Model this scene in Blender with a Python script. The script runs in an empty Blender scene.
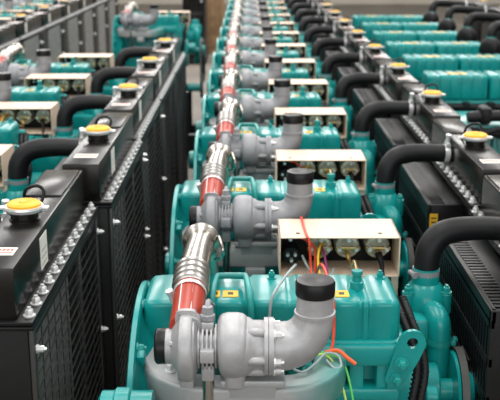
import bpy, bmesh, math, random
from mathutils import Vector, Matrix, Euler
random.seed(7)
PI = math.pi
scene = bpy.context.scene
COL = scene.collection

# ------------------------------------------------------------------ materials
def mat(name, col, rough=0.5, metal=0.0, noise=0.0, nscale=8.0, col2=None, bump=0.0, bscale=60.0, coat=0.0, spec=0.5):
    m = bpy.data.materials.new(name); m.use_nodes = True
    nt = m.node_tree; b = nt.nodes['Principled BSDF']
    b.inputs['Base Color'].default_value = (*col, 1)
    b.inputs['Roughness'].default_value = rough
    b.inputs['Metallic'].default_value = metal
    b.inputs['Coat Weight'].default_value = coat
    b.inputs['Specular IOR Level'].default_value = spec
    tc = nt.nodes.new('ShaderNodeTexCoord')
    if noise > 0 or col2:
        n = nt.nodes.new('ShaderNodeTexNoise'); n.inputs['Scale'].default_value = nscale; n.inputs['Detail'].default_value = 4
        nt.links.new(tc.outputs['Object'], n.inputs['Vector'])
        r = nt.nodes.new('ShaderNodeValToRGB')
        c2 = col2 if col2 else tuple(min(1, c * (1 + noise)) for c in col)
        c1 = col if col2 else tuple(c * (1 - noise) for c in col)
        r.color_ramp.elements[0].color = (*c1, 1); r.color_ramp.elements[1].color = (*c2, 1)
        r.color_ramp.elements[0].position = 0.35; r.color_ramp.elements[1].position = 0.65
        nt.links.new(n.outputs['Fac'], r.inputs['Fac']); nt.links.new(r.outputs['Color'], b.inputs['Base Color'])
    if bump > 0:
        n2 = nt.nodes.new('ShaderNodeTexNoise'); n2.inputs['Scale'].default_value = bscale; n2.inputs['Detail'].default_value = 3
        nt.links.new(tc.outputs['Object'], n2.inputs['Vector'])
        bp = nt.nodes.new('ShaderNodeBump'); bp.inputs['Strength'].default_value = bump; bp.inputs['Distance'].default_value = 0.004
        nt.links.new(n2.outputs['Fac'], bp.inputs['Height']); nt.links.new(bp.outputs['Normal'], b.inputs['Normal'])
    return m

M = {}
M['teal'] = mat('teal paint', (0.005, 0.275, 0.262), 0.28, 0.0, 0.08, 10, bump=0.04, bscale=25, coat=0.10, spec=.42)
M['tealL'] = mat('teal paint worn', (0.012, 0.28, 0.26), 0.36, 0.0, 0.15, 14, bump=0.06, bscale=45)
M['black'] = mat('black satin paint', (0.007, 0.0072, 0.0075), 0.38, 0, 0.2, 15, spec=.25)
M['blackd'] = mat('dusty black paint', (0.005, 0.0048, 0.0043), 0.26, 0, 0, 9, col2=(0.014, 0.0125, 0.010), bump=0.04, spec=.30)
M['rubber'] = mat('black rubber', (0.0075, 0.008, 0.009), 0.48, 0, 0.15, 20, spec=.30)
M['plastic'] = mat('black plastic cap', (0.008, 0.008, 0.009), 0.36, spec=.3)
M['darkhole'] = mat('dark recess paint', (0.004, 0.004, 0.004), 0.7)  # near-black colour standing in for the shade behind the guard slots
M['steelpipe'] = mat('polished steel', (0.50, 0.47, 0.42), 0.24, 1.0, 0.08, 20)
M['coupling'] = mat('coupling steel', (0.50, 0.48, 0.46), 0.30, 1.0)
M['zinc'] = mat('zinc plated steel', (0.80, 0.80, 0.80), 0.30, 0.45)
M['cast'] = mat('aluminium paint', (0.42, 0.42, 0.43), 0.45, 0.3, 0.10, 25, bump=0.12, bscale=160)
M['castg'] = mat('grey cast paint', (0.29, 0.295, 0.31), 0.48, 0.2, 0.10, 25, bump=0.12, bscale=160)
M['mani'] = mat('oversprayed manifold', (0.36, 0.37, 0.36), 0.45, 0.3, 0, 5.0, col2=(0.10, 0.30, 0.27), bump=0.2)
def overspray(m):
    nt = m.node_tree; b = nt.nodes['Principled BSDF']
    tc = nt.nodes.new('ShaderNodeTexCoord'); sp = nt.nodes.new('ShaderNodeSeparateXYZ'); nz = nt.nodes.new('ShaderNodeTexNoise'); nz.inputs['Scale'].default_value = 14
    nt.links.new(tc.outputs['Object'], sp.inputs[0]); nt.links.new(tc.outputs['Object'], nz.inputs['Vector'])
    ma = nt.nodes.new('ShaderNodeMath'); ma.operation = 'MULTIPLY_ADD'; ma.inputs[1].default_value = .12
    nt.links.new(nz.outputs['Fac'], ma.inputs[0]); nt.links.new(sp.outputs['X'], ma.inputs[2])
    r = nt.nodes.new('ShaderNodeMapRange'); r.inputs['From Min'].default_value = .01; r.inputs['From Max'].default_value = .14
    nt.links.new(ma.outputs[0], r.inputs['Value'])
    mx = nt.nodes.new('ShaderNodeMix'); mx.data_type = 'RGBA'
    mx.inputs[6].default_value = (.40, .41, .41, 1); mx.inputs[7].default_value = (.07, .30, .27, 1)
    nt.links.new(r.outputs[0], mx.inputs[0]); nt.links.new(mx.outputs[2], b.inputs['Base Color'])
overspray(M['mani'])
M['red'] = mat('red silicone', (0.40, 0.033, 0.012), 0.36, 0, 0.15, 18)
M['cream'] = mat('cream paint', (0.80, 0.63, 0.49), 0.55, 0, 0.04, 12)
M['brass'] = mat('brass', (0.60, 0.42, 0.17), 0.3, 0.9)
M['gauge'] = mat('gauge back', (0.40, 0.41, 0.33), 0.30, 0.2, 0.2, 40)
M['yellow'] = mat('yellow cap', (0.86, 0.46, 0.015), 0.45, 0, 0.08, 30)
M['ylabel'] = mat('yellow label', (0.85, 0.50, 0.03), 0.5)
M['white'] = mat('white label', (0.80, 0.77, 0.72), 0.5)
M['redink'] = mat('red ink', (0.62, 0.10, 0.05), 0.5)
M['ink'] = mat('dark ink', (0.03, 0.02, 0.01), 0.5)
M['coreg'] = mat('grey fins', (0.26, 0.26, 0.25), 0.5, 0.3, 0.2, 30)
M['cored'] = mat('black fins', (0.010, 0.011, 0.010), 0.5)
M['wire'] = mat('guard wire', (0.045, 0.044, 0.042), 0.32, 0.3)
M['wred'] = mat('red cable', (0.75, 0.06, 0.02), 0.4)
M['worange'] = mat('orange tape', (0.85, 0.13, 0.03), 0.5)
M['wyellow'] = mat('yellow cable', (0.88, 0.50, 0.02), 0.4)
M['wgreen'] = mat('green cable', (0.12, 0.62, 0.12), 0.4)
M['wlime'] = mat('lime cable', (0.55, 0.75, 0.15), 0.4)
M['wgrey'] = mat('pale grey cable', (0.34, 0.40, 0.40), 0.4)
M['wpurple'] = mat('purple cable', (0.30, 0.04, 0.18), 0.4)
M['belt'] = mat('belt rubber', (0.07, 0.07, 0.065), 0.55)
M['wood'] = mat('crate wood', (0.33, 0.21, 0.11), 0.7, 0, 0.25, 6)

# ------------------------------------------------------------------ mesh builder
O = Vector((0.12, 2.15, 0.0))          # foot point of the pattern machine

class MB:
    def __init__(s): s.v = []; s.f = []; s.mi = []; s.cur = 0
    def m(s, i): s.cur = i; return s
    def add(s, vs, fs):
        b = len(s.v); s.v.extend(tuple(v) for v in vs)
        for f in fs: s.f.append(tuple(b + i for i in f)); s.mi.append(s.cur)
        return s
    def box(s, x0, x1, y0, y1, z0, z1, bev=0.0, seg=2, mtx=None):
        bm = bmesh.new()
        bmesh.ops.create_cube(bm, size=1)
        for v in bm.verts:
            v.co = Vector(((x0 + x1) / 2 + v.co.x * (x1 - x0), (y0 + y1) / 2 + v.co.y * (y1 - y0), (z0 + z1) / 2 + v.co.z * (z1 - z0)))
        if bev > 0:
            bmesh.ops.bevel(bm, geom=bm.edges[:], offset=bev, segments=seg, profile=0.5, affect='EDGES')
        if mtx is not None: bm.transform(mtx)
        bm.verts.index_update()
        s.add([v.co.copy() for v in bm.verts], [[v.index for v in f.verts] for f in bm.faces]); bm.free(); return s
    def lathe(s, o, axis, prof, n=24, caps=True):
        a = Vector(axis).normalized(); t = Vector((0, 0, 1)) if abs(a.z) < 0.9 else Vector((1, 0, 0))
        u = a.cross(t).normalized(); w = a.cross(u); o = Vector(o)
        vs = []; fs = []
        for d, r in prof:
            for k in range(n):
                an = 2 * PI * k / n; vs.append(o + a * d + (u * math.cos(an) + w * math.sin(an)) * r)
        for i in range(len(prof) - 1):
            for k in range(n):
                k2 = (k + 1) % n; fs.append((i * n + k, i * n + k2, (i + 1) * n + k2, (i + 1) * n + k))
        if caps:
            fs.append(tuple(range(n))[::-1]); fs.append(tuple((len(prof) - 1) * n + k for k in range(n)))
        return s.add(vs, fs)
    def cyl(s, p0, p1, r, n=16, bev=0.0):
        p0 = Vector(p0); p1 = Vector(p1); L = (p1 - p0).length
        pr = [(0, r), (L, r)] if bev <= 0 else [(0, r - bev), (bev, r), (L - bev, r), (L, r - bev)]
        return s.lathe(p0, p1 - p0, pr, n)
    def tube(s, pts, rad, n=14, smooth=6, caps=True, flat=None):
        P = [Vector(p) for p in pts]; R = rad if isinstance(rad, (list, tuple)) else [rad] * len(P)
        if smooth > 1 and len(P) > 2:
            Q = []; S = []
            for i in range(len(P) - 1):
                p0 = P[max(i - 1, 0)]; p1 = P[i]; p2 = P[i + 1]; p3 = P[min(i + 2, len(P) - 1)]
                for k in range(smooth):
                    t = k / smooth
                    Q.append(0.5 * ((2 * p1) + (p2 - p0) * t + (2 * p0 - 5 * p1 + 4 * p2 - p3) * t * t + (3 * p1 - p0 - 3 * p2 + p3) * t ** 3))
                    S.append(R[i] + (R[i + 1] - R[i]) * t)
            Q.append(P[-1]); S.append(R[-1]); P, R = Q, S
        vs = []; fs = []; u = None
        for i, p in enumerate(P):
            a = (P[min(i + 1, len(P) - 1)] - P[max(i - 1, 0)]).normalized()
            if u is None:
                t = Vector((0, 0, 1)) if abs(a.z) < 0.9 else Vector((0, 1, 0)); u = a.cross(t).normalized()
            else:
                u = (u - a * u.dot(a)).normalized()
            w = a.cross(u)
            for k in range(n):
                an = 2 * PI * k / n
                c, d = math.cos(an), math.sin(an)
                if flat: d *= flat
                vs.append(p + (u * c + w * d) * R[i])
        for i in range(len(P) - 1):
            for k in range(n):
                k2 = (k + 1) % n; fs.append((i * n + k, i * n + k2, (i + 1) * n + k2, (i + 1) * n + k))
        if caps: fs.append(tuple(range(n))[::-1]); fs.append(tuple((len(P) - 1) * n + k for k in range(n)))
        return s.add(vs, fs)
    def loft(s, rings, caps=True):
        n = len(rings[0]); vs = [p for r in rings for p in r]; fs = []
        for i in range(len(rings) - 1):
            for k in range(n):
                k2 = (k + 1) % n; fs.append((i * n + k, i * n + k2, (i + 1) * n + k2, (i + 1) * n + k))
        if caps: fs.append(tuple(range(n))[::-1]); fs.append(tuple((len(rings) - 1) * n + k for k in range(n)))
        return s.add(vs, fs)
    def prism(s, outline, d, holes=None):      # outline in 3D points, extruded by vector d (convex or simple)
        n = len(outline); vs = [Vector(p) for p in outline] + [Vector(p) + Vector(d) for p in outline]
        fs = [tuple(range(n))[::-1], tuple(range(n, 2 * n))] + [(k, (k + 1) % n, n + (k + 1) % n, n + k) for k in range(n)]
        return s.add(vs, fs)
    def bolt(s, p, axis, r=0.009, h=0.012):
        a = Vector(axis).normalized(); p = Vector(p)
        s.lathe(p, a, [(0, r * 1.45), (0.003, r * 1.45)], 14)
        s.lathe(p + a * 0.003, a, [(0, r), (h, r), (h + .002, r * .8)], 6)
        s.lathe(p + a * (0.003 + h), a, [(0, r * .55), (h * .7, r * .5)], 8)
        return s
    def build(s, name, mats, parent=None, off=None, ang=38):
        if not isinstance(mats, (list, tuple)): mats = [mats]
        off = O if off is None else Vector(off)
        me = bpy.data.meshes.new(name)
        me.from_pydata([tuple(Vector(v) - off) for v in s.v], [], s.f)
        for m_ in mats: me.materials.append(M[m_] if isinstance(m_, str) else m_)
        for p, i in zip(me.polygons, s.mi): p.material_index = i; p.use_smooth = True
        bm = bmesh.new(); bm.from_mesh(me); bmesh.ops.recalc_face_normals(bm, faces=bm.faces[:]); bm.to_mesh(me); bm.free()
        me.set_sharp_from_angle(angle=math.radians(ang))
        o = bpy.data.objects.new(name, me); COL.objects.link(o)
        if parent: o.parent = parent
        return o

def rrect(y0, y1, z0, z1, r, n=5, top_only=False):
    out = []
    cs = [(y1 - r, z1 - r, 0), (y0 + r, z1 - r, PI / 2), (y0 + r, z0 + r, PI), (y1 - r, z0 + r, 3 * PI / 2)]
    for cy, cz, a0 in cs:
        for k in range(n + 1):
            a = a0 + PI / 2 * k / n; out.append((cy + r * math.cos(a), cz + r * math.sin(a)))
    return out

def empty(name, loc, label=None, cat=None, group=None):
    o = bpy.data.objects.new(name, None); COL.objects.link(o); o.location = loc; o.empty_display_size = 0.1
    if label: o['label'] = label
    if cat: o['category'] = cat
    if group: o['group'] = group
    return o

def drop(root, stem):
    hit = [c for c in root.children_recursive if c.name.split('.')[0] == stem]
    dead = [d for c in hit for d in c.children_recursive] + hit
    for d in dead: bpy.data.objects.remove(d)
def copy_tree(o, parent=None):
    c = o.copy(); COL.objects.link(c)
    if parent is not None: c.parent = parent
    for ch in list(o.children): copy_tree(ch, c)
    return c

def bolts(parent, ps, axis, det, host, hmat, r=0.009, h=0.012, name='bolt', m='zinc'):
    """separate bolts on the near machines; on the far ones they stay in the host's own mesh"""
    if det:
        for p in ps: MB().bolt(p, axis, r, h).build(name, m, parent)
    else:
        host.m(hmat)
        for p in ps: host.bolt(p, axis, r, h)

# ------------------------------------------------------------------ radiator (part with sub-parts)
def make_radiator(root, det, dx=0.0, dy=0.0, plain=False):
    y0, y1 = 1.935, 2.785
    X = lambda x: x + dx
    off = O - Vector((0, dy, 0))
    r = MB()
    # side channels, bottom tank, flanges
    for (a, b) in ((y0, y0 + .045), (y1 - .045, y1)):
        r.box(X(.672), X(.822), a, b, .34, 1.255, .004)
    r.box(X(.672), X(.822), y0, y1, .30, .42, .006)
    r.box(X(.662), X(.834), y0 - .004, y1 + .004, 1.249, 1.258, .002)
    r.box(X(.662), X(.834), y0 - .004, y1 + .004, 1.260, 1.269, .002)
    yb = [y0 + .03 + k * (y1 - y0 - .06) / 12 for k in range(13)]
    host = r
    hb = []
    rad = None
    if not det:
        r.m(1)
        for yy in yb:
            for xx in (.674, .820): r.bolt((X(xx), yy, 1.269), (0, 0, 1), .0090, .010)
        r.m(0)
    rad = r.build('radiator', ['black', 'zinc'], root, off)
    if det:
        for yy in yb:
            for xx in (.674, .820): MB().bolt((X(xx), yy, 1.269), (0, 0, 1), .0090, .010).build('flange_bolt', 'zinc', rad, off)
        for zz in (.55, .9, 1.2):
            for yy in (y0 + .022, y1 - .022):
                MB().bolt((X(.833), yy, zz), (1, 0, 0), .007, .010).build('guard_bolt', 'zinc', rad, off)
        MB().bolt((X(.70), y0, 1.22), (0, -1, 0), .008, .010).build('guard_bolt', 'zinc', rad, off)
    # top tank with a folded seam
    t = MB()
    t.box(X(.692), X(.800), y0 + .006, y1 - .016, 1.262, 1.380, .005)
    t.box(X(.7), X(.792), y0 + .55, y1 - .03, 1.376, 1.384, .002)
    t.cyl((X(.64), 2.40, 1.325), (X(.70), 2.40, 1.325), .027, 18)
    t.build('top_tank', 'blackd', rad, off)
    # filler neck and yellow cap
    cx, cy = X(.746), 2.282
    n = MB()
    n.lathe((cx, cy, 1.379), (0, 0, 1), [(0, .036), (.004, .036), (.006, .032), (.018, .032), (.020, .041), (.024, .041)], 28)
    n.build('filler_neck', 'blackd', rad, off)
    c = MB()
    c.lathe((cx, cy, 1.4025), (0, 0, 1), [(0, .0425), (.007, .0455), (.012, .044)], 32)
    for sx in (-1, 1):
        c.box(cx + sx * .048 - .010, cx + sx * .048 + .010, cy - .008, cy + .008, 1.404, 1.413, .003)
    c.m(1).lathe((cx, cy, 1.413), (0, 0, 1), [(0, .0395), (.006, .0395), (.010, .034), (.0095, .012), (.012, .010)], 32)
    c.build('filler_cap', ['zinc', 'yellow'], rad, off)
    h = MB().tube([(cx + .02, cy + .03, 1.392), (cx + .03, cy + .05, 1.41), (cx + .033, cy + .065, 1.432), (cx + .015, cy + .072, 1.442), (cx - .013, cy + .078, 1.430), (cx - .02, cy + .09, 1.395), (cx - .02, cy + .12, 1.384)], .0042, 8)
    h.build('overflow_hose', 'rubber', rad, off)
    # stickers
    s = MB().box(X(.712), X(.780), y0 + .085, y0 + .135, 1.3795, 1.3815)
    s.m(1)
    for k in range(7): s.box(X(.717 + k * .0085), X(.723 + k * .0085), y0 + .112, y0 + .124, 1.3814, 1.3820)
    s.box(X(.717), X(.775), y0 + .097, y0 + .102, 1.3814, 1.3820)
    s.build('sticker', ['white', 'redink'], rad, off)['label'] = 'cream sticker with red print'
    s = MB().box(X(.7995), X(.8015), y0 + .245, y0 + .315, 1.290, 1.365)
    s.m(1)
    for k in range(3): s.box(X(.8012), X(.8020), y0 + .255, y0 + .305, 1.298 + k * .016, 1.302 + k * .016)
    s.build('sticker', ['white', 'gauge'], rad, off)
    # cores: grey cooler and black core, fins modelled as slabs
    ym = y0 + .56
    for (a, b, mt, nm, st) in ((y0 + .046, ym, 'coreg', 'charge_cooler_core', .012), (ym + .004, y1 - .046, 'cored', 'radiator_core', .012)):
        k = MB()
        k.box(X(.70), X(.832 if plain and mt == 'coreg' else .790), a, b, .42, 1.249)
        y = a + .006 if not plain else b
        while y < b - .006:
            k.box(X(.788), X(.798), y, y + .005, .425, 1.245); y += st
        k.build(nm, mt, rad, off)
    # wire guard on the outer side
    g = MB()
    gx = .826
    for yy in (y0 + .012, y1 - .012): g.box(X(gx - .004), X(gx + .007), yy - .010, yy + .010, .42, 1.248, .002)
    g.box(X(gx - .012), X(gx + .005), ym - .004, ym + .004, .42, 1.250, .001)
    g.box(X(gx - .012), X(gx + .006), y0 + .004, y1 - .004, 1.236, 1.248, .002); g.box(X(gx - .012), X(gx + .006), y0 + .004, y1 - .004, .41, .43, .002)
    z = .45
    while z < 1.23:
        g.box(X(gx + .001), X(gx + .0038), y0 + .01, y1 - .01, z, z + .003); z += .031
    y = y0 + .035
    while y < y1 - .02:
        g.box(X(gx - .0022), X(gx), y, y + .0022, .43, 1.235); y += .07
    if not plain: g.build('wire_guard', 'wire', rad, off)
    else:
        g = MB().box(X(.79), X(.836), ym + .02, y1 - .004, .41, 1.249, .003)
        g.m(1)
        for zz in (1.18, .98): g.bolt((X(.836), ym + .05, zz), (1, 0, 0), .012, .012)
        g.build('side_panel', ['black', 'zinc'], rad, off)
    # fan guard box on the engine side
    f = MB()
    a, b = 2.06, 2.66
    fx0, fx1, fz0, fz1 = .555, .668, .50, 1.235
    f.box(X(fx0 + .012), X(fx1), a + .006, b - .006, fz0 + .01, fz1 - .010)              # solid inner body, near-black to stand for shade in the slots
    f.m(1)
    for (p, q) in ((a, a + .016), (b - .016, b)): f.box(X(fx0), X(fx1), p, q, fz0, fz1, .003)
    f.box(X(fx0), X(fx1), a, b, fz0, fz0 + .02, .003)
    f.box(X(fx0), X(fx0 + .016), a, b, fz1 - .035, fz1, .004)                           # top front rail
    f.box(X(fx0 + .058), X(fx1), a, b, fz1 - .006, fz1, .002)                           # plain strip of top
    k = a + .026
    while k < b - .02:                                                                 # short slats of top
        f.box(X(fx0 + .014), X(fx0 + .060), k, k + .012, fz1 - .006, fz1); k += .022
    nz = 7
    for j in range(nz + 1):
        zz = fz0 + .02 + j * (fz1 - fz0 - .055) / nz
        f.box(X(fx0), X(fx0 + .010), a, b, zz - .010, zz + .010)
    k = a + .03
    while k < b - .01:
        f.box(X(fx0 + .001), X(fx0 + .009), k, k + .013, fz0, fz1 - .02); k += .026
    f.build('fan_guard', ['darkhole', 'black'], rad, off)
    return rad

# ------------------------------------------------------------------ clamp on a hose
def clamp(parent, p, axis, r, w=.013, name='hose_clamp', screw=(0, 0, 1), m='zinc', lug=False):
    a = Vector(axis).normalized(); p = Vector(p); c = MB()
    c.lathe(p - a * w / 2, a, [(0, r), (0, r + .0015), (w, r + .0015), (w, r)], 24, caps=False)
    s = Vector(screw); s = (s - a * s.dot(a)).normalized(); q = p + s * (r + .006); t = a.cross(s)
    c.cyl(q - t * .014, q + t * .014, .0065, 10, .001)
    c.cyl(q + t * .014, q + t * .020, .009, 6)
    if lug: c.cyl(q, q + s * .026, .0075, 10, .001); c.cyl(q + s * .026, q + s * .034, .010, 6)
    return c.build(name, m, parent)

# ------------------------------------------------------------------ turbo diesel with its radiator (pattern in place)
def make_engine(det=True, wires=0, plain=False):
    root = empty('diesel_engine', O, 'x', 'engine', 'turbo diesel engines in rows')
    # skid and feet
    b = MB()
    for yy in (1.86, 2.46):
        b.box(-.335, .88, yy - .04, yy + .04, 0, .22, .006)
    for xx in (-.29, .25, .75): b.box(xx - .04, xx + .04, 1.86, 2.46, .05, .20, .004)
    for xx in (-.10, .36):
        for yy in (1.90, 2.40): b.box(xx - .05, xx + .05, yy - .05, yy + .05, .2, .62, .006)
    b.box(.69, .80, 1.95, 2.69, .20, .31, .005)
    b.build('base_frame', 'black', root)
    # block
    k = MB()
    k.box(-.205, .34, 1.975, 2.34, .55, 1.185, .012)
    k.box(-.225, .345, 1.925, 2.30, 1.158, 1.208, .008)                 # head deck ledge
    k.box(-.16, .30, 1.945, 2.34, .62, 1.02, .02)
    for xx in (-.16, -.03, .10, .175, .235, .295):
        k.box(xx - .018, xx + .018, 1.935, 1.99, .9, 1.168, .010)
    k.box(.14, .33, 1.925, 1.99, 1.075, 1.105, .008)
    k.box(-.10, .28, 1.95, 2.30, .42, .56, .02)                         # sump
    k.cyl((.255, 1.93, 1.045), (.255, 1.945, 1.045), .03, 18, .003)
    k.cyl((.335, 2.15, .95), (.40, 2.15, .95), .13, 28, .006)           # front cover
    k.box(.10, .36, 2.30, 2.52, 1.12, 1.18, .01)                       # intake manifold on far side
    k.build('cylinder_block', 'teal', root)
    # valve cover: rounded section lofted along X with soft bands
    st = [(-.232, .016), (-.228, .008), (-.220, .002), (-.19, 0), (-.115, 0), (-.108, .005), (-.094, .005), (-.087, 0), (-.02, 0), (-.013, .005), (.0, .005), (.007, 0), (.07, 0), (.077, .005), (.091, .005), (.098, 0),
          (.155, 0), (.162, .005), (.176, .005), (.183, 0), (.232, 0), (.238, .006), (.243, .006), (.248, 0), (.256, 0), (.261, .006), (.266, .006), (.272, 0), (.305, 0), (.318, .003), (.325, .010), (.329, .020)]
    rings = []
    for x, d in st:
        rings.append([(x, y, z) for y, z in rrect(1.943 + d, 2.125 - d, 1.203, 1.304 - d * .8, .014)])
    v = MB().loft(rings)
    v.box(-.234, .332, 1.934, 2.135, 1.202, 1.214, .004)                # gasket flange
    v.m(0)
    vc = v.build('valve_cover', 'teal', root, ang=50)
    for (xa, xb) in ((-.088, -.066), (-.060, -.026), (.186, .218)):
        l = MB().box(xa, xb, 1.968, 2.006, 1.3040, 1.3058); l.m(1)
        xm = (xa + xb) / 2
        l.box(xm - .006, xm + .006, 1.980, 1.994, 1.3057, 1.3064)
        l.build('warning_label', ['ylabel', 'ink'], vc)['label'] = 'yellow warning label'
    p = MB()
    p.lathe((.240, 2.03, 1.300), (0, 0, 1), [(0, .016), (.018, .015), (.020, .011), (.034, .010), (.036, .013), (.044, .012)], 18)
    p.build('breather_fitting', 'teal', vc)
    for xx in (-.15, .05, .30):
        MB().bolt((xx, 2.09, 1.303), (0, 0, 1), .008, .010).build('cover_bolt', 'teal', vc) if det else None
    # fuel pipe hugging the cover
    f = MB().tube([(-.080, 1.935, 1.225), (-.082, 1.934, 1.27), (-.082, 1.945, 1.312), (-.080, 1.99, 1.322), (-.076, 2.045, 1.322), (-.068, 2.056, 1.322), (-.02, 2.056, 1.322), (-.010, 2.050, 1.322), (-.004, 1.99, 1.322), (.0, 1.945, 1.312), (.003, 1.934, 1.27), (.004, 1.936, 1.22)], .0075, 10, 4)
    f.build('fuel_pipe', 'tealL', root)
    # front rail pipe along the deck
    f = MB().tube([(-.19, 2.16, 1.245), (.0, 2.165, 1.25), (.2, 2.165, 1.25), (.34, 2.16, 1.245)], .012, 10)
    f.build('injection_rail', 'teal', root)
    # flywheel housing
    w = MB()
    cy, cz, R = 2.02, .985, .318
    w.lathe((-.251, cy, cz), (1, 0, 0), [(0, R - .003), (.002, R), (.012, R), (.014, R - .003), (.016, R - .022), (.022, R - .045), (.040, R - .075), (.075, R - .10), (.08, .10)], 64)
    for a in range(7, 360, 30):
        an = math.radians(a)
        yy, zz = cy + (R - .040) * math.cos(an), cz + (R - .040) * math.sin(an)
        w.box(-.236, -.218, -.010, .010, -.004, .030, .003, mtx=Matrix.Translation((0, yy, zz)) @ Matrix.Rotation(an - PI / 2, 4, 'X'))
    an_l = [math.radians(a) for a in range(52, 235, 24)]
    ps = [(-.236, cy + (R - .014) * math.cos(a), cz + (R - .014) * math.sin(a)) for a in an_l]
    w.box(-.20, -.13, 1.95, 2.2, .60, 1.20, .02)
    if not det:
        for q in ps: w.bolt(q, (1, 0, 0), .008, .010)
    wo = w.build('flywheel_housing', 'teal', root)
    if det:
        for q in ps: MB().bolt(q, (1, 0, 0), .008, .010).build('housing_bolt', 'tealL', wo)
    s = MB()
    sz = 1.160 if wires == 1 else .84
    sx_ = -.295 if wires == 1 else -.36
    s.lathe((sx_, 1.70, sz), (1, 0, 0), [(0, .04), (.006, .050), (.03, .050), (.034, .056), (.06, .056), (.064, .050), (.105, .05)], 28)
    s.box(sx_ + .06, sx_ + .10, 1.70, 1.80, sz - .07, sz + .01, .01)
    so = s.build('starter_motor', 'teal', root)
    # exhaust manifold: flattened U-shaped log
    m = MB()
    path = [(-.205, 1.955, 1.175), (-.200, 1.90, 1.170), (-.180, 1.84, 1.162), (-.13, 1.800, 1.158), (-.05, 1.79, 1.157), (.06, 1.79, 1.157), (.11, 1.795, 1.160), (.155, 1.83, 1.166), (.172, 1.89, 1.170), (.174, 1.96, 1.174)]
    secs = []
    Pp = [Vector(q) for q in path]; Q = []
    for i in range(len(Pp) - 1):
        p0 = Pp[max(i - 1, 0)]; p1 = Pp[i]; p2 = Pp[i + 1]; p3 = Pp[min(i + 2, len(Pp) - 1)]
        for t_ in (0, .33, .66):
            Q.append(0.5 * ((2 * p1) + (p2 - p0) * t_ + (2 * p0 - 5 * p1 + 4 * p2 - p3) * t_ ** 2 + (3 * p1 - p0 - 3 * p2 + p3) * t_ ** 3))
    Q.append(Pp[-1])
    for i, q in enumerate(Q):
        a = (Q[min(i + 1, len(Q) - 1)] - Q[max(i - 1, 0)]).normalized(); u = Vector((a.y, -a.x, 0)).normalized()
        secs.append([tuple(q + u * yy + Vector((0, 0, zz))) for yy, zz in rrect(-.034, .034, -.030, .034, .010, 3)])
    m.loft(secs)
    m.box(-.045, .055, 1.755, 1.85, 1.165, 1.205, .006)                 # pedestal under the turbine
    m.box(-.060, .070, 1.745, 1.86, 1.196, 1.212, .004)
    m.box(-.03, .03, 1.745, 1.80, 1.09, 1.13, .006)
    mo = m.build('exhaust_manifold', 'mani', root)
    for (xx, yy) in ((-.165, 1.83), (.122, 1.835)):
        MB().bolt((xx, yy, 1.194), (0, 0, 1), .009, .011).build('manifold_bolt', 'tealL' if xx > 0 else 'zinc', mo)
    # turbocharger
    ty, tz = 1.775, 1.275
    cm = 'cast' if wires == 1 else 'castg'
    t = MB()                                                           # bearing housing with cooling fins
    t.lathe((-.108, ty, tz), (1, 0, 0), [(0, .036), (.048, .036)], 24)
    for q in range(5): t.lathe((-.1035 + q * .0085, ty, tz), (1, 0, 0), [(0, .044 + .004 * (q in (1, 2, 3))), (.0035, .044 + .004 * (q in (1, 2, 3)))], 28)
    t.box(-.098, -.070, ty - .058, ty - .02, tz - .012, tz + .014, .003)
    t.box(-.097, -.071, ty - .030, ty + .018, tz - .064, tz - .030, .004)
    t.box(-.096, -.072, ty - .018, ty + .018, tz + .036, tz + .056, .003)
    tb = t.build('turbocharger', cm, root)
    def sq(b_, p=.55):                                                 # squarish scroll section
        c_, s_ = math.cos(b_), math.sin(b_)
        return math.copysign(abs(c_) ** p, c_), math.copysign(abs(s_) ** p, s_)
    c = MB()                                                           # compressor housing, scroll
    rings = []
    nst = 44
    for i in range(nst + 1):
        a = 2 * PI * i / nst
        rs = .013 + .008 * (i / nst)                                   # scroll radius grows
        rc = .055
        cyy, czz = math.cos(a + PI / 2), math.sin(a + PI / 2)
        rings.append([(-.127 + 1.05 * rs * sq(b_)[0], ty + (rc + rs * sq(b_)[1]) * cyy, tz + (rc + rs * sq(b_)[1]) * czz) for b_ in [2 * PI * (j + .5) / 16 for j in range(16)]])
    c.loft(rings)
    c.lathe((-.150, ty, tz), (1, 0, 0), [(-.020, .030), (-.018, .035), (-.006, .036), (-.004, .040), (.004, .052), (.012, .060), (.040, .060), (.046, .048)], 36)
    c.box(-.140, -.112, ty - .03, ty + .01, tz - .080, tz - .05, .005)
    for a in (60, 150, 240, 330): c.cyl((-.158, ty + .037 * math.cos(math.radians(a)), tz + .037 * math.sin(math.radians(a))), (-.14, ty + .037 * math.cos(math.radians(a)), tz + .037 * math.sin(math.radians(a))), .006, 8)
    c.tube([(-.120, ty - .01, tz + .036), (-.119, ty + .02, tz + .038)], [.03, .029], 18)
    c.build('compressor_housing', cm, tb, ang=40)
    c = MB().lathe((-.150, ty, tz), (1, 0, 0), [(-.040, .030), (-.038, .034), (-.034, .036), (-.018, .036)], 28)
    c.build('inlet_cap', 'plastic', tb)['label'] = 'black inlet cap'
    c = MB()                                                           # turbine housing
    rings = []
    for i in range(nst + 1):
        a = 2 * PI * i / nst
        rs = .019 + .005 * math.sin(a * .5)
        cyy, czz = math.cos(a - PI / 2), math.sin(a - PI / 2)
        rings.append([(-.034 + 1.3 * rs * sq(b_, .7)[0], ty + (.044 + rs * sq(b_, .7)[1]) * cyy, tz + (.044 + rs * sq(b_, .7)[1]) * czz) for b_ in [2 * PI * (j + .5) / 16 for j in range(16)]])
    c.loft(rings)
    c.lathe((-.06, ty, tz), (1, 0, 0), [(0, .036), (.006, .050), (.018, .060), (.045, .062), (.060, .057), (.068, .051), (.088, .049), (.088, .058), (.096, .058), (.096, .04)], 40)
    c.box(-.052, -.008, ty - .035, ty + .045, tz - .085, tz - .03, .012)
    ps = [(.030, ty + .051 * math.cos(a), tz + .051 * math.sin(a)) for a in [math.radians(q) for q in (35, 125, 190, 235, 305)]]
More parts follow.
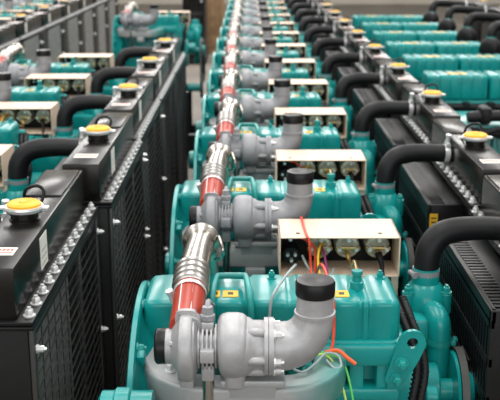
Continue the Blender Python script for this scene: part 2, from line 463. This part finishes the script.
    for q in ps: c.cyl((q[0] - .035, q[1], q[2]), (q[0], q[1], q[2]), .009, 12, .002)
    co = c.build('turbine_housing', cm, tb, ang=45)
    p = MB().tube([(-.084, ty, tz + .05), (-.084, ty, tz + .085)], .010, 12)
    p.lathe((-.084, ty, tz + .058), (0, 0, 1), [(0, .015), (.010, .015), (.012, .012), (.026, .011)], 8)
    p.tube([(-.084, ty, tz + .080), (-.084, ty + .03, tz + .083), (-.082, ty + .10, tz + .05), (-.08, ty + .17, tz + .02)], .006, 8)
    p.build('oil_feed_pipe', 'castg', tb)
    p = MB().tube([(-.084, ty - .01, tz - .06), (-.084, ty - .01, tz - .16), (-.084, ty + .02, tz - .26), (-.084, ty + .17, tz - .34)], .0125, 12)
    p.build('oil_drain_pipe', 'steelpipe', tb)
    # exhaust elbow
    e = MB()
    e.lathe((.037, ty, tz), (1, 0, 0), [(0, .058), (.010, .058), (.010, .046)], 32)
    e.tube([(.045, ty, tz), (.070, ty, tz + .001), (.096, ty, tz + .010), (.117, ty, tz + .032), (.127, ty, tz + .060), (.1285, ty, tz + .085), (.1285, ty, tz + .118)], [.049, .049, .047, .043, .039, .037, .0365], 28, 6)
    e.lathe((.1285, ty, tz + .068), (0, 0, 1), [(0, .036), (.001, .041), (.007, .041), (.009, .036)], 32, caps=False)
    eo = e.build('exhaust_elbow', cm, root, ang=50)
    for a in (40, 130, 195, 235, 310):
        an = math.radians(a)
        if det: MB().bolt((.047, ty + .052 * math.cos(an), tz + .049 * math.sin(an)), (1, 0, 0), .007, .010).build('flange_bolt', 'zinc', eo)
    e = MB().lathe((.1285, ty, tz + .110), (0, 0, 1), [(0, .0385), (.004, .0395), (.026, .0395), (.031, .037), (.032, .030), (.0305, .012), (.030, .002)], 32)
    e.build('outlet_cap', 'plastic', eo)['label'] = 'black protective cap'
    # charge air hose and pipe
    hx = -.129; ty_ = ty
    r = MB().tube([(hx, ty + .004, tz + .036), (hx, ty + .045, tz + .042), (hx + .001, ty + .09, tz + .052), (hx + .002, ty + .142, tz + .066)], [.0325, .033, .033, .033], 22)
    ro = r.build('silicone_hose', 'red', root)
    clamp(ro, (hx + .002, ty + .128, tz + .0625), (0, 1, .25), .0338, .010, screw=(-1, 0, -.3))
    for zz in (-.014, .010):                                            # moulded lines along the hose
        MB().tube([(hx + zz, ty + .015, tz + .068), (hx + zz, ty + .06, tz + .0755), (hx + zz, ty + .115, tz + .090)], .0013, 6, 3).build('hose_strip', 'white', ro)
    p = MB().tube([(hx + .002, ty + .125, tz + .061), (hx + .003, ty + .19, tz + .080), (hx + .006, ty + .25, tz + .090), (hx + .010, ty + .33, tz + .094), (hx + .014, ty + .40, tz + .094), (hx + .016, ty + .45, tz + .082), (hx + .018, ty + .485, tz + .04), (hx + .02, ty + .495, tz - .03), (hx + .05, ty + .495, tz - .12)], .0325, 26)
    po = p.build('charge_air_pipe', 'steelpipe', root, ang=60)
    c = MB(); a0 = Vector((hx + .002, ty + .140, tz + .066)); ax = Vector((.01, 1, .22)).normalized()
    prof = [(0, .033)]
    for q in range(4):
        d = q * .021
        prof += [(d + .001, .0350), (d + .004, .0385), (d + .009, .0405), (d + .014, .0385), (d + .017, .0350)]
    prof += [(.088, .0325)]
    c.lathe(a0, ax, prof, 30, caps=False)
    c.build('pipe_coupling', 'coupling', po, ang=25)
    c = MB().lathe((hx + .0128, ty + .375, tz + .094), (.03, 1, .0), [(0, .0325), (.008, .043), (.014, .044), (.016, .041), (.020, .044), (.026, .043), (.034, .0325)], 30, caps=False)
    c.tube([(hx + .056, ty + .38, tz + .11), (hx + .066, ty + .36, tz + .08), (hx + .060, ty + .38, tz + .055), (hx + .045, ty + .40, tz + .045)], .004, 8)
    c.build('pipe_clamp', 'steelpipe', po)
    ty = ty_
    # control panel: bent sheet bracket, gauges seen from behind
    x0, x1, ya, yb, z0, z1 = .078, .397, 2.409, 2.583, 1.190, 1.300
    c = MB()
    c.box(x0, x1, ya, yb, z1 - .003, z1, .001)
    c.box(x1 - .020, x1, ya + .01, ya + .05, 1.10, z0 + .001, .002)
    c.box(x0, x0 + .003, ya, yb, z0, z1); c.box(x1 - .003, x1, ya, yb, z0, z1)
    c.box(x0, x1, ya, yb, z0, z0 + .003)
    c.box(x0 + .04, x0 + .10, 2.45, 2.50, 1.16, 1.19, .002); c.box(x1 - .12, x1 - .06, 2.45, 2.50, 1.16, 1.19, .002)
    for xx in (x0 + .045, x1 - .055): c.m(1).box(xx, xx + .010, 2.44, 2.452, z1 - .0005, z1 + .0006)
    c.m(0)
    cp = c.build('control_panel', ['cream', 'ink'], root)
    MB().box(x0 + .003, x1 - .003, 2.535, 2.539, z0 + .003, z1 - .003).build('panel_face', 'black', cp)
    for gx in (.189, .264, .346):
        g = MB()
        g.lathe((gx, 2.537, 1.252), (0, -1, 0), [(0, .034), (.050, .034), (.058, .031), (.060, .024), (.058, .022), (.058, .004)], 30)
        g.m(1).box(gx - .034, gx + .034, 2.462, 2.468, 1.247, 1.255, .001)
        for sx in (-1, 1):
            g.box(gx + sx * .032 - .002, gx + sx * .032 + .002, 2.462, 2.50, 1.247, 1.255, .0008)
            g.m(2).cyl((gx + sx * .023, 2.48, 1.251), (gx + sx * .023, 2.452, 1.251), .0055, 8); g.m(1)
        g.cyl((gx, 2.48, 1.243), (gx, 2.448, 1.236), .007, 10)
        g.m(2).cyl((gx + .004, 2.48, 1.272), (gx + .004, 2.470, 1.272), .006, 8)
        g.build('gauge', ['gauge', 'brass', 'zinc'], cp)
    g = MB().lathe((.112, 2.537, 1.230), (0, -1, 0), [(0, .020), (.040, .020), (.044, .023), (.07, .023), (.07, .019), (.068, .018)], 22)
    g.m(1)
    for (a, b_) in ((-.010, .006), (.010, .006), (0, -.010)): g.cyl((.112 + a, 2.48, 1.230 + b_), (.112 + a, 2.452, 1.230 + b_), .0048, 8)
    g.build('ignition_switch', ['plastic', 'zinc'], cp)
    g = MB().lathe((.112, 2.537, 1.278), (0, -1, 0), [(0, .015), (.04, .015), (.044, .011)], 16)
    g.m(1).cyl((.110, 2.50, 1.284), (.110, 2.482, 1.284), .005, 8); g.cyl((.110, 2.50, 1.270), (.110, 2.482, 1.270), .005, 8)
    g.build('push_button', ['plastic', 'zinc'], cp)
    MB().tube([(.346, 2.455, 1.240), (.350, 2.44, 1.228), (.354, 2.425, 1.205), (.358, 2.38, 1.15)], [.010, .009, .005, .004], 10).build('gauge_lead', 'rubber', cp)
    MB().tube([(.264, 2.452, 1.238), (.266, 2.43, 1.222), (.260, 2.33, 1.25), (.243, 2.12, 1.335), (.240, 2.03, 1.34)], [.006, .006, .004, .003, .003], 8).build('gauge_lead', 'brass', cp)
    # thermostat housing and pipes
    tx, ty2 = .458, 2.36
    t = MB()
    t.lathe((tx, ty2, .98), (0, 0, 1), [(0, .045), (.11, .047), (.125, .058), (.18, .058), (.192, .050), (.205, .046), (.215, .036), (.255, .034)], 32)
    for sx in (-1, 1):
        t.cyl((tx + sx * .050, ty2 - .03, 1.12), (tx + sx * .050, ty2 - .03, 1.176), .015, 14, .003)
    t.box(.33, tx, 2.26, 2.40, 1.04, 1.13, .012)
    to = t.build('thermostat_housing', 'teal', root)
    for sx in (-1, 1): MB().bolt((tx + sx * .050, ty2 - .03, 1.176), (0, 0, 1), .010, .011).build('housing_bolt', 'tealL', to)
    p = MB().tube([(tx + .0, ty2 - .03, 1.13), (tx + .012, ty2 - .062, 1.138), (tx + .020, ty2 - .088, 1.128), (tx + .024, ty2 - .098, 1.095), (tx + .024, ty2 - .098, 1.0), (tx + .024, ty2 - .098, .90), (tx + .01, ty2 - .06, .84)], [.024, .027, .029, .029, .0285, .0285, .028], 20)
    po = p.build('water_pipe', 'teal', root)
    clamp(po, (tx + .024, ty2 - .098, 1.072), (0, 0, 1), .031, .014, screw=(1, -.3, 0), m='tealL')
    p = MB()                                                           # water pump, pulley
    p.cyl((.36, 2.20, .98), (.47, 2.20, .98), .055, 26, .005)
    p.lathe((.505, 2.20, .965), (1, 0, 0), [(0, .095), (.006, .10), (.012, .088), (.018, .10), (.024, .10), (.024, .05), (.05, .045)], 36)
    p.cyl((.42, 2.10, 1.0), (.45, 2.10, 1.0), .025, 14, .003); p.cyl((.42, 2.20, .965), (.51, 2.20, .965), .03, 14)
    for a in range(5): p.cyl((.527, 2.20 + .04 * math.cos(a * 1.256), .965 + .04 * math.sin(a * 1.256)), (.538, 2.20 + .04 * math.cos(a * 1.256), .965 + .04 * math.sin(a * 1.256)), .007, 6)
    p.build('water_pump', 'teal', root)
    p = MB().cyl((.508, 2.15, .62), (.534, 2.15, .62), .09, 26, .004); p.cyl((.39, 2.15, .62), (.51, 2.15, .62), .04, 16)
    p.build('crank_pulley', 'teal', root)
    bl = MB()
    pts = []
    for a in range(0, 181, 15): pts.append((2.20 + .101 * math.cos(math.radians(a)), .965 + .101 * math.sin(math.radians(a))))
    for a in range(180, 361, 15): pts.append((2.15 + .091 * math.cos(math.radians(a)), .62 + .091 * math.sin(math.radians(a))))
    rg = []
    for i, (yy, zz) in enumerate(pts + pts[:1]):
        cc = Vector((0, 2.12, .83)); nrm = Vector((0, yy - (2.20 if i <= 12 else 2.15), zz - (.965 if i <= 12 else .62))).normalized()
        p0 = Vector((0, yy, zz)); p1 = p0 + nrm * .008
        rg.append([(.514, p0.y, p0.z), (.528, p0.y, p0.z), (.530, p1.y, p1.z), (.512, p1.y, p1.z)])
    bl.loft(rg, caps=False).build('fan_belt', 'belt', root)
    fn = MB()
    fn.cyl((.53, 2.20, .965), (.545, 2.20, .965), .045, 20)
    for a in range(7):
        an = 2 * PI * a / 7
        fn.box(-.003, .003, .04, .20, -.030, .030, .001, mtx=Matrix.Translation((.543, 2.27, .86)) @ Matrix.Rotation(an, 4, 'X') @ Matrix.Rotation(.12, 4, 'Y'))
    fn.cyl((.532, 2.27, .86), (.55, 2.27, .86), .06, 20)
    fn.build('cooling_fan', 'plastic', root)
    # coolant hose to the radiator
    h = MB().tube([(tx, ty2, 1.205), (tx + .001, ty2, 1.245), (tx + .008, ty2 + .004, 1.285), (tx + .034, ty2 + .012, 1.318), (tx + .075, ty2 + .020, 1.330), (tx + .14, ty2 + .03, 1.332), (tx + .20, ty2 + .036, 1.328), (.695, 2.40, 1.325)], [.0325, .0325, .033, .0335, .0325, .031, .031, .031], 26, 8)
    ho = h.build('coolant_hose', 'rubber', root, ang=70)
    clamp(ho, (tx, ty2, 1.222), (0, 0, 1), .0335, .016, screw=(-1, -.3, 0), m='castg')
    clamp(ho, (.672, 2.397, 1.327), (1, .1, -.05), .0322, .018, screw=(0, -.2, 1), lug=True)
    # lifting bracket plate with an eye
    l = MB()
    cx_, cz_ = .352, 1.217
    out = []
    dirv = Vector((-.030, 0, -.078)); sd = Vector((.078, 0, -.030)).normalized()
    top = Vector((cx_, 1.918, cz_)); bot = top + dirv
    u = dirv.normalized()
    ro_, rb = .029, .026
    hole = []
    N = 20
    for kk in range(N):
        a = 2 * PI * kk / N
        d = sd * math.cos(a) - u * math.sin(a)
        hole.append(top + d * .0125)
        if d.dot(u) <= 0.01: out.append(top + d * ro_)
        else:
            w_ = d.dot(sd); tt = max(0.0, d.dot(u))
            out.append(bot + sd * (rb * w_) + u * rb * (tt ** .6) if tt > .35 else top + sd * (ro_ * (1 if w_ > 0 else -1)) + u * .03)
    for yy0 in (0, .011):
        pass
    vs = []; fs = []
    for d in (0, .011):
        vs += [p + Vector((0, d, 0)) for p in out]; vs += [p + Vector((0, d, 0)) for p in hole]
    for kk in range(N):
        k2 = (kk + 1) % N
        fs += [(kk, k2, N + k2, N + kk), (2 * N + kk, 3 * N + kk, 3 * N + k2, 2 * N + k2), (kk, 2 * N + kk, 2 * N + k2, k2), (N + kk, N + k2, 3 * N + k2, 3 * N + kk)]
    l.add(vs, fs)
    l.box(.30, .335, 1.927, 1.95, 1.10, 1.17, .004)
    lo = l.build('lifting_bracket', 'teal', root, ang=30)
    for q in (Vector((.330, 1.917, 1.170)), Vector((.321, 1.917, 1.132))): MB().bolt(q, (0, -1, 0), .011, .011).build('bracket_bolt', 'tealL', lo)
    # conduits
    for d in (0, .018):
        pts = [(.338 + d, 2.10, 1.25), (.348 + d, 2.04, 1.225), (.364 + d, 2.0, 1.185), (.374 + d, 1.97, 1.13), (.362 + d, 1.95, 1.06), (.345 + d, 1.95, .98)]
        w = MB().tube(pts, .0088, 12, 8)
        # corrugation
        P = [Vector(q) for q in pts]
        for i in range(len(P) - 1):
            for k_ in range(7):
                q = P[i].lerp(P[i + 1], k_ / 7)
                w.lathe(q, P[i + 1] - P[i], [(0, .0104), (.004, .0104)], 12)
        w.build('wiring_conduit', 'rubber', root)
    make_radiator(root, det, plain=plain)
    # loose cables
    def wire(nm, mt, pts, r=.0028, lab=None):
        o = MB().tube(pts, r, 8, 6).build(nm, mt, root)
        if lab: o['label'] = lab
    if wires:
        if wires == 1:
            wire('loose_cable', 'wred', [(.143, 2.60, 1.290), (.144, 2.585, 1.304), (.146, 2.50, 1.304), (.150, 2.412, 1.304), (.156, 2.398, 1.29), (.160, 2.38, 1.22), (.160, 2.30, 1.22), (.168, 2.14, 1.32), (.176, 2.0, 1.322), (.180, 1.935, 1.30), (.181, 1.922, 1.25), (.176, 1.90, 1.215), (.165, 1.88, 1.207)], .0034, 'red cable')
            wire('loose_cable', 'worange', [(.160, 1.875, 1.215), (.185, 1.87, 1.222), (.205, 1.86, 1.210), (.222, 1.855, 1.198)], .0044, 'orange taped cable end')
            wire('loose_cable', 'wgreen', [(.075, 1.845, 1.215), (.12, 1.862, 1.225), (.16, 1.87, 1.215), (.195, 1.865, 1.20), (.212, 1.845, 1.15), (.222, 1.83, 1.08), (.225, 1.83, 1.0)], .0025, 'green cable')
            wire('loose_cable', 'wlime', [(.12, 1.83, 1.222), (.15, 1.86, 1.218), (.175, 1.86, 1.20), (.198, 1.84, 1.14), (.206, 1.82, 1.08), (.208, 1.82, 1.0)], .0025, 'lime cable')
            wire('loose_cable', 'wgrey', [(.09, 1.815, 1.205), (.11, 1.81, 1.202), (.135, 1.83, 1.21), (.16, 1.86, 1.22), (.185, 1.86, 1.215), (.19, 1.84, 1.20), (.175, 1.83, 1.20), (.160, 1.85, 1.21)], .0026, 'pale grey cable')
            wire('loose_cable', 'wgrey', [(.04, 1.935, 1.23), (.045, 1.940, 1.30), (.055, 1.96, 1.322), (.08, 2.05, 1.322), (.105, 2.13, 1.32), (.115, 2.30, 1.26), (.12, 2.42, 1.215)], .0034, 'pale grey cable')
        wire('loose_cable', 'wyellow', [(.200, 2.475, 1.262), (.188, 2.44, 1.268), (.180, 2.41, 1.245), (.182, 2.37, 1.215), (.198, 2.31, 1.20)], .0036, 'yellow cable')
        wire('loose_cable', 'wpurple', [(.190, 2.475, 1.262), (.197, 2.44, 1.25), (.203, 2.40, 1.215), (.20, 2.33, 1.20)], .0034, 'purple cable')
        wire('loose_cable', 'wred', [(.125, 2.475, 1.282), (.15, 2.45, 1.280), (.172, 2.44, 1.262), (.172, 2.40, 1.22), (.17, 2.35, 1.20)], .003, 'red cable')
        wire('loose_cable', 'wgrey', [(.14, 2.44, 1.24), (.15, 2.42, 1.222), (.165, 2.40, 1.205), (.19, 2.38, 1.20), (.215, 2.39, 1.205), (.222, 2.42, 1.21)], .0034, 'white cable')
    return root

# ------------------------------------------------------------------ long engine of the right-hand row
def make_long_engine(covered=True):
    root = empty('diesel_engine', O, 'x', 'engine', 'long teal diesel engines in the right row')
    b = MB()
    for yy in (2.02, 2.40): b.box(-.05, 1.45, yy - .04, yy + .04, 0, .22, .006)
    for xx in (0, .7): b.box(xx - .04, xx + .04, 2.02, 2.40, .05, .2, .004)
    for xx in (.08, .62):
        for yy in (2.02, 2.40): b.box(xx - .05, xx + .05, yy - .04, yy + .04, .2, .55, .006)
    b.box(1.32, 1.42, 1.95, 2.5, .2, .31, .005)
    b.build('base_frame', 'black', root)
    X0, X1 = 0.0, .70
    k = MB()
    k.box(X0, X1, 2.03, 2.40, .5, 1.13, .015)
    k.box(X0 - .01, X1 + .01, 1.99, 2.38, 1.10, 1.155, .008)
    for q in range(9): k.box(X0 + .03 + q * .078, X0 + .06 + q * .078, 2.005, 2.05, .7, 1.10, .008)
    k.box(X0 + .02, X1 - .02, 2.0, 2.05, .88, .92, .008)
    k.cyl((X0 - .03, 2.2, .85), (X0, 2.2, .85), .27, 40, .012)
    k.cyl((X1, 2.2, .95), (X1 + .05, 2.2, .95), .14, 30, .01)
    k.build('cylinder_block', 'teal', root)
    if covered:
        for (xa, xb) in ((X0, X0 + .345), (X0 + .355, X1)):
            st = [(xa, .018), (xa + .004, .006), (xa + .012, 0)]
            x = xa + .05
            while x < xb - .03:
                st += [(x, 0), (x + .005, .007), (x + .017, .007), (x + .022, 0)]; x += .062
            st += [(xb - .012, 0), (xb - .004, .006), (xb, .018)]
            rings = [[(x_, y, z) for y, z in rrect(1.985 + d, 2.20 - d, 1.15, 1.30 - d, .022)] for x_, d in st]
            v = MB().loft(rings).build('valve_cover', 'teal', root, ang=50)
            l = MB().box(xa + .12, xa + .23, 2.03, 2.075, 1.3003, 1.3018).build('warning_label', 'ylabel', v); l['label'] = 'yellow warning label'
    else:
        v = MB().tube([(X0 + .05, 2.0, 1.19), (X0 + .2, 1.99, 1.20), (X0 + .45, 1.99, 1.20), (X1 + .1, 2.0, 1.19)], .028, 14)
        for q in range(4): v.box(X0 + .11 + q * .15, X0 + .17 + q * .15, 1.96, 2.08, 1.16, 1.245, .02)
        v.build('intake_manifold', 'rubber', root)
        MB().tube([(X0 + .1, 2.02, 1.02), (X0 + .12, 1.96, 1.1), (X0 + .2, 1.95, 1.14), (X0 + .28, 1.96, 1.1), (X0 + .30, 2.02, 1.02)], .014, 10).build('fuel_hose', 'rubber', root)
        MB().tube([(X0 + .36, 2.02, 1.0), (X0 + .38, 1.96, 1.1), (X0 + .46, 1.95, 1.14), (X0 + .54, 1.96, 1.1), (X0 + .56, 2.02, 1.0)], .014, 10).build('fuel_hose', 'rubber', root)
    # wiring harness along the deck
    h = MB().tube([(X0 + .0, 1.975, 1.125), (X0 + .2, 1.965, 1.12), (X0 + .5, 1.965, 1.12), (X1 + .02, 1.975, 1.125)], .022, 12)
    for q in range(5): h.box(X0 + .06 + q * .14, X0 + .10 + q * .14, 1.94, 1.99, 1.09, 1.15, .006)
    h.build('wiring_harness', 'rubber', root)
    # air cleaner drum at the front end
    a = MB().lathe((X1 + .03, 1.95, 1.27), (-.75, -.6, .1), [(-.045, .05), (-.04, .076), (.0, .080), (.03, .076), (.04, .06), (.045, .02)], 30)
    a.box(X1 + .02, X1 + .07, 1.97, 2.07, 1.10, 1.26, .01)
    a.build('air_cleaner', 'plastic', root)
    t = MB().lathe((X1 + .08, 2.14, 1.08), (0, 0, 1), [(0, .05), (.12, .05), (.13, .042), (.20, .036), (.26, .036)], 24)
    t.box(X1 - .02, X1 + .10, 2.08, 2.22, 1.02, 1.12, .012)
    t.build('thermostat_housing', 'teal', root)
    h = MB().tube([(X1 + .08, 2.14, 1.31), (X1 + .085, 2.145, 1.37), (X1 + .11, 2.16, 1.405), (X1 + .17, 2.18, 1.415), (X1 + .36, 2.22, 1.40), (X1 + .50, 2.24, 1.38)], .036, 20)
    ho = h.build('coolant_hose', 'rubber', root, ang=70)
    clamp(ho, (X1 + .42, 2.225, 1.392), (1, .15, -.1), .0375, .018, screw=(0, -.3, 1))
    rd = MB()
    rd.box(X1 + .49, X1 + .64, 1.92, 2.58, .30, 1.26, .006); rd.box(X1 + .51, X1 + .62, 1.93, 2.57, 1.26, 1.41, .006)
    ra = rd.build('radiator', 'black', root)
    c = MB().lathe((X1 + .565, 2.1, 1.405), (0, 0, 1), [(0, .03), (.03, .03), (.03, .043), (.04, .043)], 24)
    c.m(1).lathe((X1 + .565, 2.1, 1.446), (0, 0, 1), [(0, .038), (.008, .036)], 24)
    c.build('filler_cap', ['zinc', 'yellow'], ra)
    return root

# ------------------------------------------------------------------ the rows
ORD = ['nearest', 'second', 'third', 'fourth', 'fifth', 'sixth', 'seventh', 'eighth', 'ninth', 'tenth', 'eleventh', 'farthest']
PITCH = .898
def put(o, x, y, z, label, group):
    o.location = O + Vector((x, y, z)); o['label'] = label; o['category'] = 'engine'; o['group'] = group

protoA = make_engine(True, 1)      # the nearest one, with every cable
protoB = make_engine(True, 2)
protoC = make_engine(False, 0)
usedA = usedB = usedC = False
jx = [0, .015, .033, .022, .014, .004, .0, .0, .0, 0, 0, 0]
G = 'turbo diesel engines of the middle row'
for n in range(12):
    if n == 0: o = protoA; lab = 'teal turbo diesel engine with loose green and orange cables, nearest of the middle row'
    elif n == 1:
        o = protoB
        rd = [c for c in o.children if c.name.startswith('radiator')][0]
        sk = MB().box(.562, .588, 2.0575, 2.0605, 1.135, 1.205); sk.m(1)
        for q in range(4): sk.box(.567, .583, 2.0568, 2.0578, 1.147 + q * .014, 1.151 + q * .014)
        sk = sk.build('warning_sticker', ['ylabel', 'ink'], rd); sk['label'] = 'yellow sticker on the fan guard'
        lab = 'teal turbo diesel engine with radiator, second from the front of the middle row'
    elif n == 2:
        o = copy_tree(protoB); drop(o, 'warning_sticker'); lab = 'teal turbo diesel engine with radiator, third from the front of the middle row'
    else:
        o = protoC if n == 3 else copy_tree(protoC)
        lab = ('teal turbo diesel engine with radiator, %s from the front of the middle row' % ORD[n]) if n < 11 else 'teal turbo diesel engine at the far end of the middle row'
    put(o, jx[n], n * PITCH, 0, lab, G)

G = 'turbo diesel engines of the left row'
LX, LY, LZ = -1.248, -.14, .05
labs = ['diesel engine whose black radiator with yellow cap stands nearest in the left row',
        'diesel engine with yellow capped black radiator, second from the front of the left row',
        'diesel engine with yellow capped black radiator, third from the front of the left row',
        'diesel engine with yellow capped black radiator, fourth from the front of the left row',
        'diesel engine with yellow capped radiator, last before the gap in the left row']
for n in range(5):
    o = copy_tree(protoB if n < 3 else protoC); drop(o, 'warning_sticker')
    put(o, LX + (-.022 if n == 0 else (.012 if n == 1 else .0)), LY + n * PITCH, LZ, labs[n], G)
o = copy_tree(protoC); drop(o, 'radiator'); drop(o, 'coolant_hose'); drop(o, 'base_frame')
b = MB()
for yy in (1.90, 2.40):
    b.box(-.30, .48, yy - .04, yy + .04, 0, .22, .006)
    for xx in (-.10, .36): b.box(xx - .05, xx + .05, yy - .05, yy + .05, .2, .62, .006)
b.box(.05, .13, 1.90, 2.40, .05, .20, .004)
b.build('base_frame', 'black', o)
put(o, -.98, LY + 7.85 * PITCH, LZ, 'lone teal engine without radiator standing beyond the gap in the left row', G)

G = 'diesel engines of the far left row'
protoD = make_engine(False, 0, True)
for n in range(9):
    o = protoD if n == 0 else copy_tree(protoD)
    lab = 'black radiator backed diesel engine, %s from the front of the far left row' % ORD[n] if n < 8 else 'black radiator backed diesel engine at the far end of the outermost left row'
    if n == 0: lab = 'black radiator backed diesel engine at the near end of the far left row'
    put(o, -2.52, 2.55 + n * PITCH, LZ, lab, G)

G = 'long teal diesel engines in the right row'
protoL = make_long_engine(True)
for n in range(6):
    o = protoL if n == 0 else copy_tree(protoL)
    lab = 'long ribbed teal engine with yellow labels, %s from the front of the right row' % ORD[n] if n else 'long ribbed teal engine with yellow labels beside the black topped engine, right row'
    if n == 5: lab = 'long ribbed teal engine at the far end of the right row'
    put(o, 1.01, 5.43 - 1.985 + n * .80, 0, lab, G)
# the nearest machine of the right row has no ribbed covers yet
o = make_long_engine(False)
put(o, 1.03, 4.70 - 1.985, -.0, 'teal engine with black intake pipe and no ribbed covers, front of the right row', G)

# ------------------------------------------------------------------ hall
def struct(name, mb, m):
    o = mb.build(name, m, None, (0, 0, 0)); o['kind'] = 'structure'; return o
mf = mat('concrete floor', (0.13, 0.115, 0.097), 0.55, 0, 0, 1.2, col2=(0.20, 0.175, 0.145), bump=0.05)
mw = mat('hall wall paint', (0.62, 0.57, 0.48), 0.7, 0, 0.05, .6)
struct('floor', MB().box(-14, 14, -6, 30, -.1, 0), mf)
struct('floor_plinth', MB().box(-3.6, -.30, 1.4, 13, 0, LZ), mf)
struct('wall_back', MB().box(-14, 14, 30, 30.2, 0, 7), mw)
struct('wall_left', MB().box(-14.2, -14, -6, 30, 0, 7), mw)
struct('wall_right', MB().box(14, 14.2, -6, 30, 0, 7), mw)

struct('wall_front', MB().box(-14, 14, -6.2, -6, 0, 7), mw)
mg = bpy.data.materials.new('daylit glass'); mg.use_nodes = True  # added glowing panes, unseen behind the camera, part of the frontal fill
pb = mg.node_tree.nodes['Principled BSDF']; pb.inputs['Roughness'].default_value = .1
pb.inputs['Emission Color'].default_value = (.95, .98, 1, 1); pb.inputs['Emission Strength'].default_value = 1.0
mfr = mat('window frame paint', (.5, .5, .48), .5)
for k in range(3):
    x0 = -6.6 + k * 4.5
    struct('window_%d' % (k + 1), MB().box(x0, x0 + 4.2, -6.0, -5.96, 1.6, 4.6), mg)
    f = MB()  # frame bars made up to go with the added panes
    for q in range(4): f.box(x0 + q * 1.38, x0 + q * 1.38 + .06, -5.98, -5.92, 1.6, 4.6)
    for q in range(3): f.box(x0, x0 + 4.2, -5.98, -5.92, 1.6 + q * 1.47, 1.66 + q * 1.47)
    struct('trim_%d' % (k + 1), f, mfr)

def crate(x, y, w, d, h, label):
    o = empty('wooden_crate', (x, y, 0), label, 'crate', 'wooden crates in the aisle')
    off = (x, y, 0)
    b = MB().box(x - w / 2, x + w / 2, y - d / 2, y + d / 2, .12, h, .005).build('crate_body', 'wood', o, (x, y, 0))
    for q in range(3):
        MB().box(x - w / 2, x + w / 2, y - d / 2 + q * (d / 2 - .05), y - d / 2 + q * (d / 2 - .05) + .1, 0, .12, .004).build('runner', 'wood', o, off)
    for q in range(4):
        xx = x - w / 2 + q * (w - .08) / 3
        MB().box(xx, xx + .08, y - d / 2 - .022, y - d / 2 - .001, .12, h, .003).build('batten', 'wood', o, off)
crate(-.63, 17.6, .34, .6, 1.7, 'tall brown wooden crate at the far end of the left aisle')
crate(3.0, 14.6, 2.2, .8, .45, 'long low wooden crate on the floor behind the right row')
crate(1.95, 13.2, .5, .8, .55, 'small wooden crate on the floor behind the right row')
e = empty('generator_enclosure', (-.92, 16.4, 0), 'tall black steel enclosure at the far end of the left aisle', 'generator')
b = MB().box(-1.10, -.74, 15.9, 16.9, .08, 2.0, .01)
b.box(-1.12, -.72, 15.88, 16.92, 0, .09, .01)
b.build('enclosure_body', 'black', e, (-.92, 16.4, 0))
for q in range(5): MB().box(-1.07, -.77, 15.885, 15.902, .35 + q * .3, .55 + q * .3, .004).build('louvre', 'blackd', e, (-.92, 16.4, 0))
MB().box(-.80, -.775, 15.86, 15.90, 1.0, 1.15, .003).build('door_handle', 'zinc', e, (-.92, 16.4, 0))

# ------------------------------------------------------------------ light
w = bpy.data.worlds.new('hall daylight'); scene.world = w; w.use_nodes = True
bg = w.node_tree.nodes['Background']; bg.inputs['Color'].default_value = (0.95, 0.97, 1.0, 1); bg.inputs['Strength'].default_value = 0.62

def lamp(x, y, z, sx, sy, pw):
    d = bpy.data.lights.new('strip_lamp', 'AREA'); d.shape = 'RECTANGLE'; d.size = sx; d.size_y = sy; d.energy = pw; d.color = (1.0, 0.965, 0.92)
    o = bpy.data.objects.new('strip_lamp', d); COL.objects.link(o); o.location = (x, y, z)
for xx in (-4.0, -.3, 3.4):
    for yy, pw in ((1.5, 115), (7.0, 120), (12.5, 130), (18.5, 300)): lamp(xx, yy, 5.5, 1.6, 4.4, pw)

dl = bpy.data.lights.new('window_daylight', 'AREA'); dl.shape = 'RECTANGLE'; dl.size = 13; dl.size_y = 3; dl.energy = 210; dl.color = (.95, .98, 1.0)  # added fill light behind the camera, brightens the front faces
ol = bpy.data.objects.new('window_daylight', dl); COL.objects.link(ol); ol.location = (0, -5.85, 3.1); ol.rotation_euler = (PI / 2, 0, 0)

# ------------------------------------------------------------------ camera
cd = bpy.data.cameras.new('camera'); cam = bpy.data.objects.new('camera', cd); COL.objects.link(cam)
cd.sensor_width = 36; cd.lens = 69.12; cd.clip_start = .05
cam.location = (0, 0, 2.07); cam.rotation_euler = (math.radians(90 - 15.48), 0, 0)
cd.dof.use_dof = True; cd.dof.focus_distance = 2.05; cd.dof.aperture_fstop = 7.5
scene.camera = cam
scene.view_settings.view_transform = 'Standard'; scene.view_settings.look = 'None'; scene.view_settings.gamma = 1; scene.view_settings.use_curve_mapping = False
scene.view_settings.exposure = 0.0
